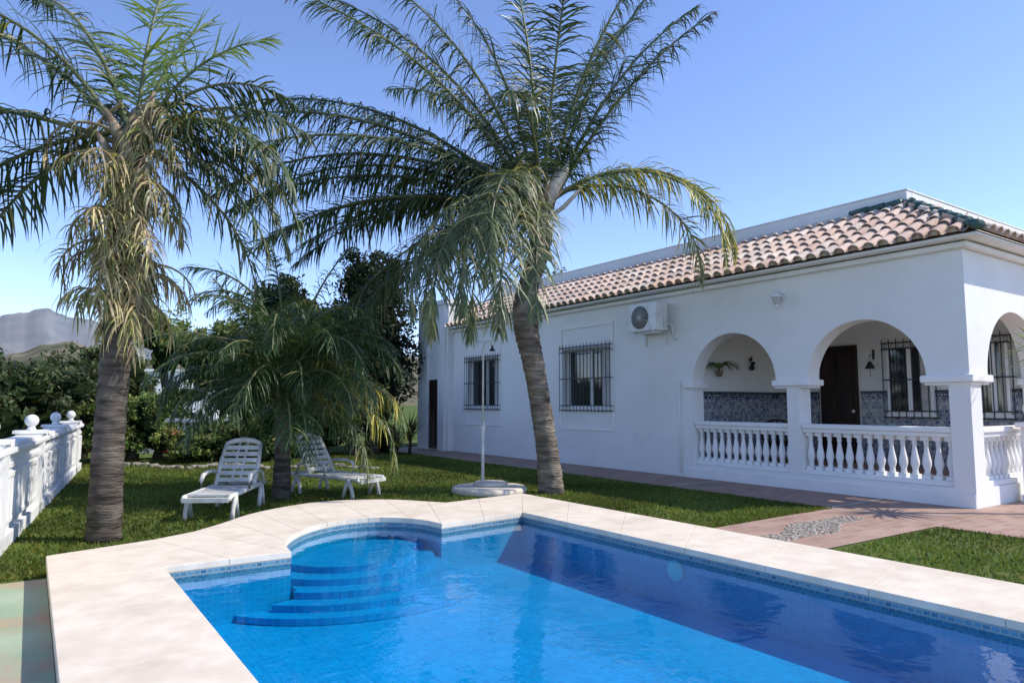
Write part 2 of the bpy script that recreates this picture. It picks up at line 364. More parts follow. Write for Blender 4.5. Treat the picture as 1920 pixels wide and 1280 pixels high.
# ------------------------------------------------------------------ villa
VL=Vector((11.2,4.5,0))
villa=thing('villa',tuple(VL),'single-storey white villa with arched porch and clay tile roof','house')
def vp(mb,name,mats,parent=villa,bevel=0,label=None,origin=tuple(VL)):
    return part(mb,name,mats,parent,world=True,bevel=bevel,label=label,origin=origin)
def arch(yl,yr,yc,r,zb=.28,zs=1.9):
    return [(yl,zb),(yr,zb),(yr,zs-.08),(yc+r,zs-.08)]+[(yc+r*math.cos(t),zs+r*math.sin(t)) for t in [math.pi*i/28 for i in range(29)]]+[(yc-r,zs-.08),(yl,zs-.08)]
w=MB()
W1=(12.1,13.85,1.4,2.86); W2=(16.85,18.6,1.4,2.86)
def rect(a,b,c,d): return [(a,c),(b,c),(b,d),(a,d)]
w.poly([(4.5,0),(19.5,0),(19.5,3.88),(4.5,3.88)],[arch(4.79,7.24,6.08,.985),arch(7.48,9.66,8.67,.98),rect(*W1),rect(*W2)],.35,lambda y,z,t:(11.375+t,y,z))
w.poly([(11.551,0),(20,0),(20,3.88),(11.551,3.88)],[arch(11.556,13.95,12.87,1.06)],.30,lambda x,z,t:(x,4.65+t,z))
w.box(20,20.3,4.5,21.4,0,4.9)
w.box(11.0,20,19.501,21.4,0,4.75)
w.box(10.93,20,19.45,21.47,4.75,4.9)
w.box(10.9,11.0,19.6,19.95,0,4.7); w.box(10.9,11.0,20.75,21.4,0,4.7)
w.box(14.1,14.3,4.851,9.75,.0,3.8)
w.box(11.551,14.1,9.75,9.95,0,3.8)
w.box(11.551,14.1,4.851,9.75,3.4,3.5)
vp(w,'wall',['stucco'])
w=MB(); w.box(11.551,14.1,4.851,9.75,.1,.3); vp(w,'porch_floor',['brick'])
w=MB()
w.box(12.6,12.8,5.9,19.5,3.9,5.28); w.box(12.8,20.3,5.9,6.1,3.9,5.28); w.box(12.8,20.3,6.1,19.5,4.8,4.9)
w.box(12.585,12.815,5.885,19.5,5.28,5.31); w.box(12.815,20.3,5.885,6.115,5.28,5.31)
w.add([(12.6,18.2,5.3),(12.6,19.5,5.3),(12.6,19.5,5.75),(12.9,18.2,5.3),(12.9,19.5,5.3),(12.9,19.5,5.75)],[(0,1,2),(5,4,3),(0,2,5,3),(1,4,5,2)])
vp(w,'parapet',['stucco'],bevel=.012)
w=MB()
w.box(11.09,11.2,4.39,19.5,3.79,3.88); w.box(11.2,20,4.39,4.5,3.79,3.88)
vp(w,'cornice',['trim'],bevel=.03)
def capital(x0,x1,y0,y1,zz=1.78):
    w=MB()
    w.box(x0-.02,x1+.02,y0-.02,y1+.02,zz,1.82); w.box(x0-.06,x1+.06,y0-.06,y1+.06,1.82,1.93)
    vp(w,'capital',['trim'],bevel=.02)
capital(11.2,11.56,4.5,5.11); capital(11.2,11.55,7.06,7.69); capital(11.2,11.55,9.64,9.8); capital(13.93,14.3,4.5,4.8); capital(11.642,11.82,4.505,4.795,1.785)
w=MB(); w.box(11.175,11.2,4.5,9.9,0,.2); vp(w,'plinth',['trim'],bevel=.008)
for (a,b_,c,d) in (W1,W2):
    w=MB(); w.box(11.17,11.2,a-.12,b_+.1,3.38,3.44); w.box(11.17,11.2,a-.12,a-.06,2.95,3.38); w.box(11.17,11.2,b_+.04,b_+.1,2.95,3.38); vp(w,'moulding',['trim'],bevel=.006)
    w=MB(); w.box(11.17,11.2,a-.12,b_+.1,.86,.90); w.box(11.17,11.2,a-.12,a-.06,.90,1.28); w.box(11.17,11.2,b_+.04,b_+.1,.90,1.28); vp(w,'moulding',['trim'],bevel=.006)
w=MB(); w.tube([(11.17,9.98,2.0),(11.17,9.98,.1)],.018,8); vp(w,'downpipe',['trim'])
w=MB(); w.box(14.06,14.1,4.86,7.68,.3,1.60); w.box(14.06,14.1,8.62,9.73,.3,1.60); w.box(11.56,14.06,9.70,9.75,.3,1.60)
w.box(14.055,14.1,4.86,7.68,1.60,1.72,1); w.box(14.055,14.1,8.62,9.72,1.60,1.72,1); w.box(11.56,14.055,9.695,9.75,1.60,1.72,1)
vp(w,'tile_dado',['azul','azul2'])
w=MB(); w.box(14.045,14.1,4.86,7.68,1.72,1.76); w.box(14.045,14.1,8.62,9.7,1.72,1.76); w.box(11.56,14.045,9.685,9.75,1.72,1.76); vp(w,'dado_rail',['iron'])
w=MB(); w.box(14.02,14.1,7.74,8.55,.3,2.72)
for a in (7.83,8.18):
    for z0,z1 in ((.45,1.0),(1.1,1.75),(1.85,2.6)): w.box(13.995,14.02,a,a+.28,z0,z1)
d=vp(w,'door',['wood'],bevel=.008)
w=MB(); w.sphere((13.96,7.8,1.35),.035); h_=vp(w,'handle',['metalwhite'],parent=d)
w=MB(); w.box(10.96,11.0,20.2,20.7,.05,2.3); w.box(10.94,10.96,20.25,20.43,.2,2.15); w.box(10.94,10.96,20.48,20.65,.2,2.15); vp(w,'door',['wood'],bevel=.006)
def grille(xp,a,b_,z0,z1,wallx):
    g=MB(); n=int((b_-a)/.13)
    for i in range(n+1):
        y=a+(b_-a)*i/n; g.tube([(xp,y,z0-.03),(xp,y,z1+.05),(xp,y,z1+.09)],[.009,.009,.002],6,cap=False)
    for z in (z0,z0+.12,z0+(z1-z0)*.5,z1-.12,z1):
        g.box(xp-.006,xp+.006,a-.02,b_+.02,z-.012,z+.012)
        for y in (a,b_): g.box(xp,wallx,y-.008,y+.008,z-.008,z+.008)
    for i in range(n):
        y=a+(b_-a)*(i+.5)/n
        g.tube([(xp,y+.04*math.cos(t),z1-.06+.04*math.sin(t)) for t in [2*math.pi*k/8 for k in range(9)]],.005,4,cap=False)
    return g
def window(a,b_,c,d_,xg,xp,wx,curt=True):
    g=MB(); g.box(xg,xg+.01,a+.04,b_-.04,c+.04,d_-.04); o=vp(g,'window',['glass'])
    f=MB(); x0,x1=xg-.05,xg+.05
    f.box(x0,x1,a,b_,c,c+.05); f.box(x0,x1,a,b_,d_-.05,d_); f.box(x0,x1,a,a+.05,c+.05,d_-.05); f.box(x0,x1,b_-.05,b_,c+.05,d_-.05)
    mid=(a+b_)/2; f.box(x0+.01,x1-.01,mid-.04,mid+.04,c+.05,d_-.05)
    vp(f,'frame',['trim'],parent=o,bevel=.004,origin=(0,0,0))
    q=MB(); vs=[];n=24
    for k in range(n+1):
        y=a+.05+(mid-a-.09)*.6*k/n
        for z in (c+.05,d_-.05): vs.append((xg-.015+.008*math.sin(k*1.6),y,z))
    q.add(vs,[(2*i,2*i+2,2*i+3,2*i+1) for i in range(n)],0,True); vp(q,'curtain',['curtain'],parent=o,origin=(0,0,0))
    s=MB(); s.box(wx-.04,xg-.05,a-.03,b_+.03,c-.05,c+.003); vp(s,'sill',['trim'],parent=o,bevel=.006,origin=(0,0,0))
    gr=grille(xp,a-.07,b_+.06,c-.06,d_+.05,wx); vp(gr,'grille',['iron'],parent=o,origin=(0,0,0))
    for ch in o.children: ch.location=(-VL.x,-VL.y,0)
window(*W1,11.4,11.11,11.2); window(*W2,11.4,11.11,11.2)
window(6.25,7.1,1.3,2.65,14.03,13.95,14.1); window(5.0,5.5,1.3,2.65,14.03,13.95,14.1)
# roof tiles
rf=MB()
ex,tx,ez,tz=10.85,12.6,3.93,4.96
SL=math.hypot(tx-ex,tz-ez); ca=(tx-ex)/SL; sa=(tz-ez)/SL
def tiles(front):
    P_=.245
    cols=int((19.35-4.2)/P_) if front else int((20-10.9)/P_)
    for i in range(cols+1):
        u0=(4.2 if front else 10.9)+i*P_
        lim=(4.15 if front else 10.85)
        for j in range(6):
            s0=-.04+j*.355; s1=min(s0+.41,SL)
            if s0>=SL: continue
            sm=(s0+s1)/2
            for kind in (0,1):
                u=u0+(P_/2 if kind else 0)+random.uniform(-.012,.012)
                if u< lim+(tx-ex)*min(1,sm/SL)+ (-.05): continue
                if front and u>19.4: continue
                br=random.uniform(.88,1.12); h=random.random()
                c=(.68*br,.52*br,.42*br) if h<.5 else ((.71*br,.59*br,.49*br) if h<.8 else ((.62*br,.45*br,.35*br) if h<.93 else (.52*br,.44*br,.38*br)))
                if kind: c=tuple(q*.92 for q in c)
                c=tuple(min(.85,q) for q in c)
                r0,r1=(.096,.08) if not kind else (.082,.094)
                vs=[];seg=7
                for s,r,l in ((s0,r0,.035+.012*random.random() if not kind else .02),(s1,r1,.005 if not kind else 0)):
                    for k in range(seg+1):
                        an=math.pi*k/seg; du=r*math.cos(an); dn=(r*.9*math.sin(an)+.03 if not kind else .09-r*.8*math.sin(an))+l
                        vs.append((ex+s*ca-dn*sa,u+du,ez+s*sa+dn*ca) if front else (u+du,4.15+s*ca-dn*sa,ez+s*sa+dn*ca))
                rf.add(vs,[(k,k+1,seg+2+k,seg+1+k) for k in range(seg)],0,True,c)
                if not kind:
                    lip=[]
                    for k in range(seg+1):
                        an=math.pi*k/seg; r=r0-.014; du=r*math.cos(an); dn=r*.9*math.sin(an)+.065; s=s0
                        lip.append((ex+s*ca-dn*sa,u+du,ez+s*sa+dn*ca) if front else (u+du,4.15+s*ca-dn*sa,ez+s*sa+dn*ca))
                    rf.add(vs[:seg+1]+lip,[(k,k+1,seg+2+k,seg+1+k) for k in range(seg)],0,False,c)
                if j==0 and not kind:
                    s=s0+.05; q=[]
                    for k in range(seg+1):
                        an=math.pi*k/seg; dn=.08*math.sin(an)+.04; q.append((ex+s*ca-dn*sa,u+.088*math.cos(an),ez+s*sa+dn*ca) if front else (u+.088*math.cos(an),4.15+s*ca-dn*sa,ez+s*sa+dn*ca))
                    rf.add(q,[tuple(range(seg+1))],1)
tiles(True); tiles(False)
roof=vp(rf,'roof',['tile','mortar'])
dk=MB()
dk.add([(ex+.02,4.17,ez),(ex+.02,19.45,ez),(tx,19.45,tz),(tx,5.9,tz),(20.3,5.9,tz),(20.3,4.17,ez)],[(0,1,2,3),(0,3,4,5)])
dk.add([(ex+.02,4.17,ez-.03),(ex+.02,19.45,ez-.03),(11.3,19.45,ez-.03),(11.3,4.6,ez-.03),(20.3,4.6,ez-.03),(20.3,4.17,ez-.03)],[(0,1,2,3),(0,3,4,5)],1)
dk.add([(ex+.02,4.17,ez-.03),(ex+.02,19.45,ez-.03),(ex+.02,19.45,ez),(ex+.02,4.17,ez),(20.3,4.17,ez-.03),(20.3,4.17,ez)],[(0,1,2,3),(0,4,5,3)],1)
dk.add([(ex+.02,19.46,ez-.03),(12.6,19.46,ez-.03),(12.6,19.46,tz)],[(0,1,2)],1)
vp(dk,'roof_deck',['deckroof','trim'])
hp=MB()
A=Vector((ex-.02,4.13,ez+.06)); B=Vector((tx,5.9,tz+.09))
for k in range(8):
    a=A.lerp(B,k/8); b_=A.lerp(B,(k+1.2)/8)
    hp.tube([a+Vector((0,0,.02)),b_],[.095,.075],12,flat=.8)
for k in range(3): hp.tube([(tx-.07,5.95+k*.3,tz+.1),(tx-.07,6.3+k*.3,tz+.09)],[.07,.06],10)
for k in range(8): hp.tube([(tx+.0+k*.34,5.83,tz+.1),(tx+.38+k*.34,5.83,tz+.09)],[.07,.06],10)
vp(hp,'ridge_tile',['greentile'])
# balustrades
BAL=MB()
BAL.box(-.062,.062,-.062,.062,0,.06)
BAL.lathe([(.038,.06),(.05,.08),(.038,.10),(.042,.14),(.066,.22),(.062,.28),(.042,.38),(.030,.46),(.028,.5),(.043,.52),(.03,.54),(.042,.57),(.05,.58)],seg=14)
BAL.box(-.06,.06,-.06,.06,.58,.64)
BALM=mesh_from(BAL,'baluster',['trim'])
def balustrade(loc,length,rot,n,label):
    t=thing('balustrade',loc,label,'balustrade',rot,'porch balustrades between the columns')
    m_=MB(); m_.box(-.12,.12,.003,length-.003,.72,.79); m_.box(-.15,.15,.003,length-.003,.79,.87); part(m_,'handrail',['trim'],t,bevel=.018)
    m_=MB(); m_.box(-.13,.13,.003,length-.003,.002,.08); part(m_,'base_rail',['trim'],t,bevel=.012)
    for i in range(n):
        o=bpy.data.objects.new('baluster',BALM); COL.objects.link(o); o.parent=t; o.location=(0,length*(i+.5)/n,.08)
    return t
balustrade((11.375,4.79,.28),2.45,0,14,'white turned balustrade between porch columns beside the corner')
balustrade((11.375,7.48,.28),2.18,0,13,'white turned balustrade under the porch arch beside the wall')
balustrade((13.95,4.65,.28),2.39,rad(90),14,'white turned balustrade on the short side of the porch')
gp=MB(); gp.box(-.17,.17,-.17,.17,0,1.14); gp.box(-.22,.22,-.22,.22,1.14,1.22); gp.box(-.2,.2,-.2,.2,0,.12)
t=thing('gate_post',(12.72,4.22,0),'white masonry post topped with a ball finial beside the porch','post')
part(gp,'post',['trim'],t,bevel=.012)
gp=MB(); gp.lathe([(.11,1.22),(.07,1.26),(.08,1.30)]); gp.sphere((0,0,1.43),.17,20); part(gp,'ball_finial',['trim'],t)

# AC
ac=thing('air_conditioner',(10.95,10.62,3.0),'white outdoor air conditioning unit on a wall bracket','air conditioner')
a=MB(); a.box(-.16,.16,-.42,.42,.06,.66); a.box(-.17,-.16,-.40,.40,.08,.64); part(a,'casing',['white_plastic'],ac,bevel=.015)
a=MB()
a.tube([(-.172,.08,.36),(-.176,.08,.36)],.25,28)
part(a,'fan_opening',['dark'],ac)
a=MB()
for r in (.05,.09,.13,.17,.21,.25): a.tube([(-.185,.08+r*math.cos(t),.36+r*math.sin(t)) for t in [2*math.pi*k/28 for k in range(29)]],.004,4,cap=False)
for k in range(8):
    t=math.pi*k/8; a.tube([(-.187,.08-.25*math.cos(t),.36-.25*math.sin(t)),(-.187,.08+.25*math.cos(t),.36+.25*math.sin(t))],.004,4)
part(a,'fan_grille',['white_plastic'],ac)
a=MB()
for y in (-.3,.3): a.box(-.18,.25,y-.02,y+.02,.02,.055); a.box(.21,.248,y-.02,y+.02,-.25,.02)
a.box(-.14,-.10,-.5,.5,.0,.02)
part(a,'bracket',['metalwhite'],ac)
a=MB(); a.tube([(.1,-.42,.2),(.14,-.5,.2),(.2,-.5,.15),(.22,-.5,-.1),(.22,-.6,-.15)],.025,8); a.box(.02,.12,-.45,-.42,.12,.35); part(a,'hose',['metalwhite'],ac)
l=thing('wall_lantern',(11.17,7.5,3.44),'white metal wall lantern on the porch facade','lamp')
a=MB(); a.tube([(.03,0,0),(.0,0,0)],[.07,.06],14); a.tube([(0,0,.0),(-.08,0,.10),(-.15,0,.1)],.012,8); part(a,'bracket',['white_plastic'],l)
a=MB(); a.lathe([(.04,-.14),(.055,-.11),(.075,.0)],(-.15,0,-.02),8,sm=False); part(a,'lamp_glass',['curtain'],l)
a=MB(); a.lathe([(.10,-.0),(.095,.02),(.06,.07),(.015,.10),(.012,.13)],(-.15,0,-.02),12); part(a,'lamp_cap',['white_plastic'],l)
a=MB(); a.lathe([(.01,-.2),(.045,-.165),(.048,-.14)],(-.15,0,-.02),12); part(a,'lamp_base',['white_plastic'],l)
a=MB(); a.lathe([(.09,-.09),(.08,-.05),(.05,.0),(.03,.05),(.01,.06)],(0,0,-.05)); a.tube([(0,0,.02),(0,0,.14),(.16,0,.16)],.008,6); a.tube([(0,0,-.14),(0,0,-.3)],.005,5); a.box(.14,.16,-.02,.02,.05,.25)
single(a,'door_bell',['iron'],'small black hanging bell beside the porch door','bell',loc=(13.93,7.4,2.35))
a=MB(); a.tube([(0,0,-.02),(0,-.03,.1),(0,0,.2),(0,.03,.1),(0,0,-.02)],.02,6); a.sphere((0,0,-.05),.06); a.sphere((.05,0,.05),.045); a.sphere((-.04,0,.13),.04)
single(a,'wall_ornament',['wood'],'small dark ornament hanging on the porch wall','ornament',loc=(13.2,9.66,2.35))
# ------------------------------------------------------------------ palms
UZ=Vector((0,0,1))
def frond(mb,base,phi,e0,L,drop,ll,n,kind,seg=20,lw=.0135):
    az=rad(phi-34.7); h=Vector((math.cos(az),math.sin(az),0)); sd=Vector((-math.sin(az),math.cos(az),0))
    tw=random.uniform(-.35,.35); curve=random.uniform(-.25,.25)
    p=Vector(base); P=[p.copy()];T=[]
    for i in range(seg):
        s=(i+.5)/seg; e=rad(max(-97,e0-drop*s**1.35)); hh=(h+sd*curve*s).normalized()
        t=hh*math.cos(e)+UZ*math.sin(e); T.append(t); p=p+t*(L/seg); P.append(p.copy())
    T.append(T[-1])
    rc=(.36,.28,.16) if kind=='dead' else (.19,.20,.09)
    mb.tube(P,[.035*(1-.88*i/seg)*(L/4)**.5+.004 for i in range(seg+1)],5,0,True,rc,cap=False)
    hb=random.uniform(.8,1.2); hang=random.uniform(.85,1.25)
    for k in range(n):
        s=.13+.87*(k+random.random()*.6)/n; x=s*seg; i=min(seg-1,int(x)); f=x-i
        if math.sin(k*.37+phi)+math.sin(k*.11+phi*2)<-1.3: continue
        q=P[i].lerp(P[i+1],f); t=T[i]
        side=(sd*math.cos(tw)+UZ*math.sin(tw)); side=(side-t*side.dot(t)).normalized(); up=side.cross(t)
        if up.z<0: up=-up
        prof=(math.sin(math.pi*min(1,(s*.86+.12))**.8)**.55)*.85+.15
        if s>.95: prof*=.75
        for sg in (-1,1):
            l=ll*prof*random.uniform(.7,1.2)
            ang=rad(random.uniform(40,75) if s<.8 else random.uniform(18,45))
            d=(t*math.cos(ang)+side*sg*math.sin(ang)+up*random.uniform(-.6,.75)*math.sin(ang)).normalized()
            r=random.random()
            if kind=='dead': b_=random.uniform(.4,1.15); c=(.56*b_,.45*b_,.24*b_) if r<.55 else ((.33*b_,.36*b_,.11*b_) if r<.82 else (.28*b_,.20*b_,.12*b_))
            elif kind=='yellow': b_=random.uniform(.6,1.2); c=(.50*b_,.41*b_,.07*b_) if r<.38 else (.15*b_,.20*b_,.07*b_)
            elif kind=='young': b_=random.uniform(.7,1.2); c=(.24*b_,.31*b_,.08*b_)
            elif kind=='mix': b_=random.uniform(.6,1.3); c=(.14*b_,.17*b_,.085*b_) if r<.87 else (.38*b_,.32*b_,.16*b_)  # sunlight on the hanging fronds put into lighter olive, plus dry leaflets
            elif kind=='deep': b_=random.uniform(.55,1.3)*hb; c=(.045*b_,.085*b_,.026*b_) if r<.95 else (.22*b_,.22*b_,.07*b_)
            else: b_=random.uniform(.55,1.3)*hb; c=(.062*b_,.092*b_,.040*b_) if r<.93 else (.26*b_,.23*b_,.11*b_)
            w=lw*random.uniform(.75,1.25)
            pp=q.copy(); vs=[]; ns=4
            wv=d.cross(up if random.random()<.6 else side*sg+up).normalized()
            grav=random.uniform(.22,.6)*hang if kind!='dead' else random.uniform(.5,1.0)
            if kind=='young': grav=.12
            dd=d.copy()
            for m_ in range(ns+1):
                ww=w*(.6,1,.9,.6,.06)[m_]
                vs+= [pp-wv*ww,pp+wv*ww]
                dd=(dd+Vector((random.uniform(-.09,.09),random.uniform(-.09,.09),-grav*(.4+.35*m_)))).normalized()
                pp=pp+dd*(l/ns)
            mb.add(vs,[(2*a_,2*a_+1,2*a_+3,2*a_+2) for a_ in range(ns)],0,False,c)
def trunk(mb,pts,rs,step=.07,amp=1,seg=18):
    P=[];Rr=[]
    for i in range(len(pts)-1):
        a=Vector(pts[i]);b_=Vector(pts[i+1]); n=max(1,int((b_-a).length/(step*random.uniform(.8,1.3))))
        for k in range(n):
            f=k/n; P+= [a.lerp(b_,f),a.lerp(b_,(k+.8)/n)]; r=rs[i]*(1-f)+rs[i+1]*f; rr=random.uniform(.98,1.02); Rr+=[r*(1+.025*amp)*rr,r*(1-.03*amp)*rr]
    P.append(Vector(pts[-1]));Rr.append(rs[-1])
    v0=len(mb.v); mb.tube(P,Rr,seg,0,True)
    for i in range(v0,len(mb.v)):
        x,y,z=mb.v[i]; q=random.uniform(-.006,.006); mb.v[i]=(x+q,y+random.uniform(-.006,.006),z+random.uniform(-.015,.015)*(z>.05))
def smoothpath(pts,n):
    out=[]
    P=[Vector(p) for p in pts]; P=[P[0]*2-P[1]]+P+[P[-1]*2-P[-2]]
    for i in range(1,len(P)-2):
        for k in range(n):
            t=k/n; a,b_,c,d=P[i-1:i+3]
            out.append(.5*((2*b_)+(c-a)*t+(2*a-5*b_+4*c-d)*t*t+(3*b_-a-3*c+d)*t**3))
    out.append(P[-2]); return out
rv=Vector((.822,-.569,0))
def palm(loc,label,tp,tr,fronds,ll,n,bark,deadn=0,boots=12,spathe=False,amp=1,lw=.0135,spread=.25):
    t=thing('palm_tree',loc,label,'palm tree',group='palm trees around the pool')
    mb=MB(); pts=[rv*o+UZ*z for o,z in tp]
    sp=smoothpath(pts,5); rs=[]
    for i in range(len(sp)):
        x=i/5; k=min(len(tr)-2,int(x)); rs.append(tr[k]*(1-(x-k))+tr[k+1]*(x-k))
    trunk(mb,sp,rs,amp=amp)
    part(mb,'trunk',[bark],t)
    top=pts[-1]
    mb=MB()
    for k in range(boots):
        a=random.uniform(0,6.28); z=random.uniform(-.95,.1); b_=top+Vector((math.cos(a)*.12,math.sin(a)*.12,z)); o=Vector((math.cos(a),math.sin(a),0))
        mb.tube([b_,b_+o*.07+UZ*.2,b_+o*random.uniform(.12,.3)+UZ*random.uniform(.3,.5)],[.11,.075,.02],7,0,True,flat=.45)
    if boots: part(mb,'leaf_base',['boot'],t)
    if spathe:
        b_=top+rv*.15+Vector((-.1,-.1,-.1))
        mb=MB(); mb.tube([b_,b_+rv*.1+UZ*.35,b_+rv*.28+UZ*.62,b_+rv*.34+UZ*.8],[.05,.12,.08,.01],9,0,True,flat=.4); part(mb,'spathe',['spathe'],t)
        mb=MB(); mb.tube([b_-UZ*.2,b_+rv*.25-UZ*.02,b_+rv*.5+UZ*.25,b_+rv*.62+UZ*.4],[.05,.08,.06,.01],9,0,True,flat=.5); part(mb,'spathe',['spathe'],t)
    mb=MB()
    for f in fronds:
        kind=f[4] if len(f)>4 else 'green'
        az=rad(f[0]-34.7)
        frond(mb,top+Vector((math.cos(az)*.1,math.sin(az)*.1,random.uniform(-spread,.1))),f[0],f[1],f[2],f[3],ll*(f[5] if len(f)>5 else 1),int(n*f[2]/4),kind,lw=lw)
    part(mb,'crown',['leaf'],t)
    if deadn:
        mb=MB()
        for k in range(deadn):
            phi=random.uniform(0,360); z=random.uniform(-2.0,.35); az=rad(phi-34.7)
            frond(mb,top+Vector((math.cos(az)*.15,math.sin(az)*.15,z)),phi,random.uniform(-50,60)+8*z,random.uniform(.5,1.25)*(1+.16*z),random.uniform(80,160),.46,16,'dead',seg=10,lw=.010)
        part(mb,'dead_frond',['leaf'],t,label='dry tan fronds hanging against the trunk')
    return t
FR=[(2,38,4.3,130,'yellow'),(352,32,4.1,132,'yellow'),(12,24,3.9,122,'mix'),(12,62,5.2,26),(6,68,5.2,32),(20,74,5.4,26),(350,78,5.2,30),(120,88,5.2,20),(150,80,5.2,32),(172,74,5.6,42),(178,64,5.8,44),(186,60,5.8,50),(45,76,5.2,34),
    (176,46,6.2,58),(184,38,6.3,58),(192,30,5.8,64),(170,32,6.2,64),(180,22,5.6,52),(188,14,5.0,52),(176,6,4.8,44),(165,14,5.0,52),(182,28,6.0,66),(174,16,5.4,54),
    (222,8,4.0,112,'mix'),(236,4,4.2,106,'mix'),(246,0,4.2,98,'mix'),(256,-6,3.9,88,'mix'),(230,-4,3.9,98,'mix'),(240,-14,3.8,78,'mix'),(250,12,3.9,112,'mix'),(214,-8,3.4,90,'mix'),(265,-10,3.5,84,'mix'),(184,-12,3.9,46),(176,-14,4.0,42),
    (262,60,3.4,110),(100,55,4.4,70),(130,45,4.6,70),(285,80,4.0,50),(150,60,5,50),(160,-5,4.2,50)]
palm((7.29,9.35,0),'leaning palm with ringed trunk growing on lawn behind the pool',
     [(0,0),(-.1,.9),(-.27,2.0),(-.45,2.95),(-.38,3.55),(-.18,4.2),(-.15,5.0)],[.215,.18,.18,.225,.18,.18,.13],FR,.80,108,'bark',0,22,True)
FL=[(178,22,3.8,45),(172,48,3.8,45),(160,66,3.2,50),(186,62,3.0,60),(95,86,2.2,22,'young'),(50,80,2.0,34,'young'),(15,70,2.1,60,'young'),(5,58,2.0,95),(350,30,2.0,115),(2,15,2.2,95),(12,0,2.4,80),(2,-20,2.3,60),(20,-10,2.3,70),(30,-25,2.2,60),
    (185,-8,2.8,70),(175,-22,2.8,50),(120,50,2.4,80),(30,50,2.2,95)]
palm((.74,8.95,0),'palm with straight shade-darkened trunk and dry hanging fronds beside the pool',
     [(0,0),(.0,1.0),(.03,2.0),(.06,3.0),(.08,3.9),(.1,4.65)],[.175,.16,.155,.15,.18,.15],FL,.62,105,'bark2',84,14,amp=.5)
FS=[(p_,random.uniform(50,88),random.uniform(2.0,2.6),random.uniform(95,145),'deep') for p_ in range(0,360,10)]+[(p_+4,random.uniform(10,45),random.uniform(1.7,2.3),random.uniform(95,130),'deep') for p_ in range(0,360,15)]+[(0,30,2.5,140,'yellow'),(345,20,2.3,130,'yellow'),(8,45,2.5,140,'yellow'),(350,-5,2.1,90,'mix'),(120,82,2.5,30,'deep'),(20,82,2.5,34,'deep'),(200,80,2.5,36,'deep')]
palm((3.35,11.26,0),'small bushy palm standing between two sun loungers',[(0,0),(0,.7),(.0,1.5),(0,2.15)],[.15,.12,.11,.08],FS,.54,110,'bark2',0,0,amp=.5,lw=.009,spread=.9)

# ------------------------------------------------------------------ foliage
def leaves(ells,n,size,col,jit=.25,flower=None,ff=0.,gap=.0):
    Vs=[];Cs=[]
    tot=sum(e[3]*e[4]+e[4]*e[5]+e[3]*e[5] for e in ells)
    for e in ells:
        k=int(n*(e[3]*e[4]+e[4]*e[5]+e[3]*e[5])/tot); nc=max(6,int(k/45))
        d=RN.normal(size=(nc,3)); d/=np.linalg.norm(d,axis=1)[:,None]; d[:,2]=np.where(d[:,2]<-.5,-d[:,2],d[:,2])
        rr=(1-.4*RN.rand(nc)**1.5)*RN.uniform(.85,1.22,nc)
        cc=np.array(e[:3])+d*rr[:,None]*np.array(e[3:6]); br=RN.uniform(.5,1.45,nc)
        idx=RN.randint(0,nc,k); sg=.16*np.array(e[3:6]).mean()**.8
        p_=cc[idx]+RN.normal(size=(k,3))*sg*np.array([1,1,.75])
        a=RN.normal(size=(k,3)); a/=np.linalg.norm(a,axis=1)[:,None]; b_=np.cross(a,RN.normal(size=(k,3))); b_/=np.linalg.norm(b_,axis=1)[:,None]
        s=size*RN.uniform(.6,1.3,k)[:,None]
        V=np.stack([p_-a*s,p_-b_*s*.45,p_+a*s,p_+b_*s*.45],1)
        V[:,:,2]=np.maximum(V[:,:,2],.01)
        c=np.array(col)[None]*(br[idx]*RN.uniform(1-jit,1+jit,k))[:,None]; c[:,0]*=RN.uniform(.8,1.4,k)
        if flower is not None:
            fl=RN.rand(nc)<ff; mk=fl[idx]&(RN.rand(k)<.5); c[mk]=np.array(flower)*RN.uniform(.7,1.2,mk.sum())[:,None]
        Vs.append(V.reshape(-1,3)); Cs.append(np.repeat(c,4,0))
    return np.concatenate(Vs),np.concatenate(Cs)
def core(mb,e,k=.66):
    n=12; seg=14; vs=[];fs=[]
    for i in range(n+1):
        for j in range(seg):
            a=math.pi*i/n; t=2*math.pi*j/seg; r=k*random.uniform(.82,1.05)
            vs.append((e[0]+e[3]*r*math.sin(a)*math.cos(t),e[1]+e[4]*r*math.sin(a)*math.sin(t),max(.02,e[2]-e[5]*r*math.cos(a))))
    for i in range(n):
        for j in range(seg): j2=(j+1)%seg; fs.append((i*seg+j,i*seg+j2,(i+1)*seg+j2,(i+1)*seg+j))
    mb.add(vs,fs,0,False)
def plant(kindname,loc,ells,n,size,col,label,cat,trunkh=None,tr=.15,cores=True,**k):
    t=thing(kindname,(loc[0],loc[1],0),label,cat)
    V,C=leaves(ells,n,size,col,**k)
    me=quadmesh(V,C,'crown','foliage'); o=bpy.data.objects.new('crown' ,me); COL.objects.link(o); o.parent=t
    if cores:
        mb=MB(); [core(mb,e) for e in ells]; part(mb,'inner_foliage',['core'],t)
    mb=MB(); e=ells[0]; top=trunkh if trunkh else e[2]
    mb.tube([(0,0,0),(.03,.02,top*.5),(0,0,top)],[tr*1.2,tr*.9,tr*.6],10)
    for e in ells[:6]:
        mb.tube([(0,0,top*.55),(e[0]*.5,e[1]*.5,top*.5+e[2]*.45),(e[0],e[1],e[2])],[tr*.6,tr*.4,tr*.15],7)
    part(mb,'trunk' if trunkh else 'stem',['bark2'],t)
    return t
def W(u,D):
    Rr=(u-960)/1300*D; return (Rr*.822+D*.569,-Rr*.569+D*.822)
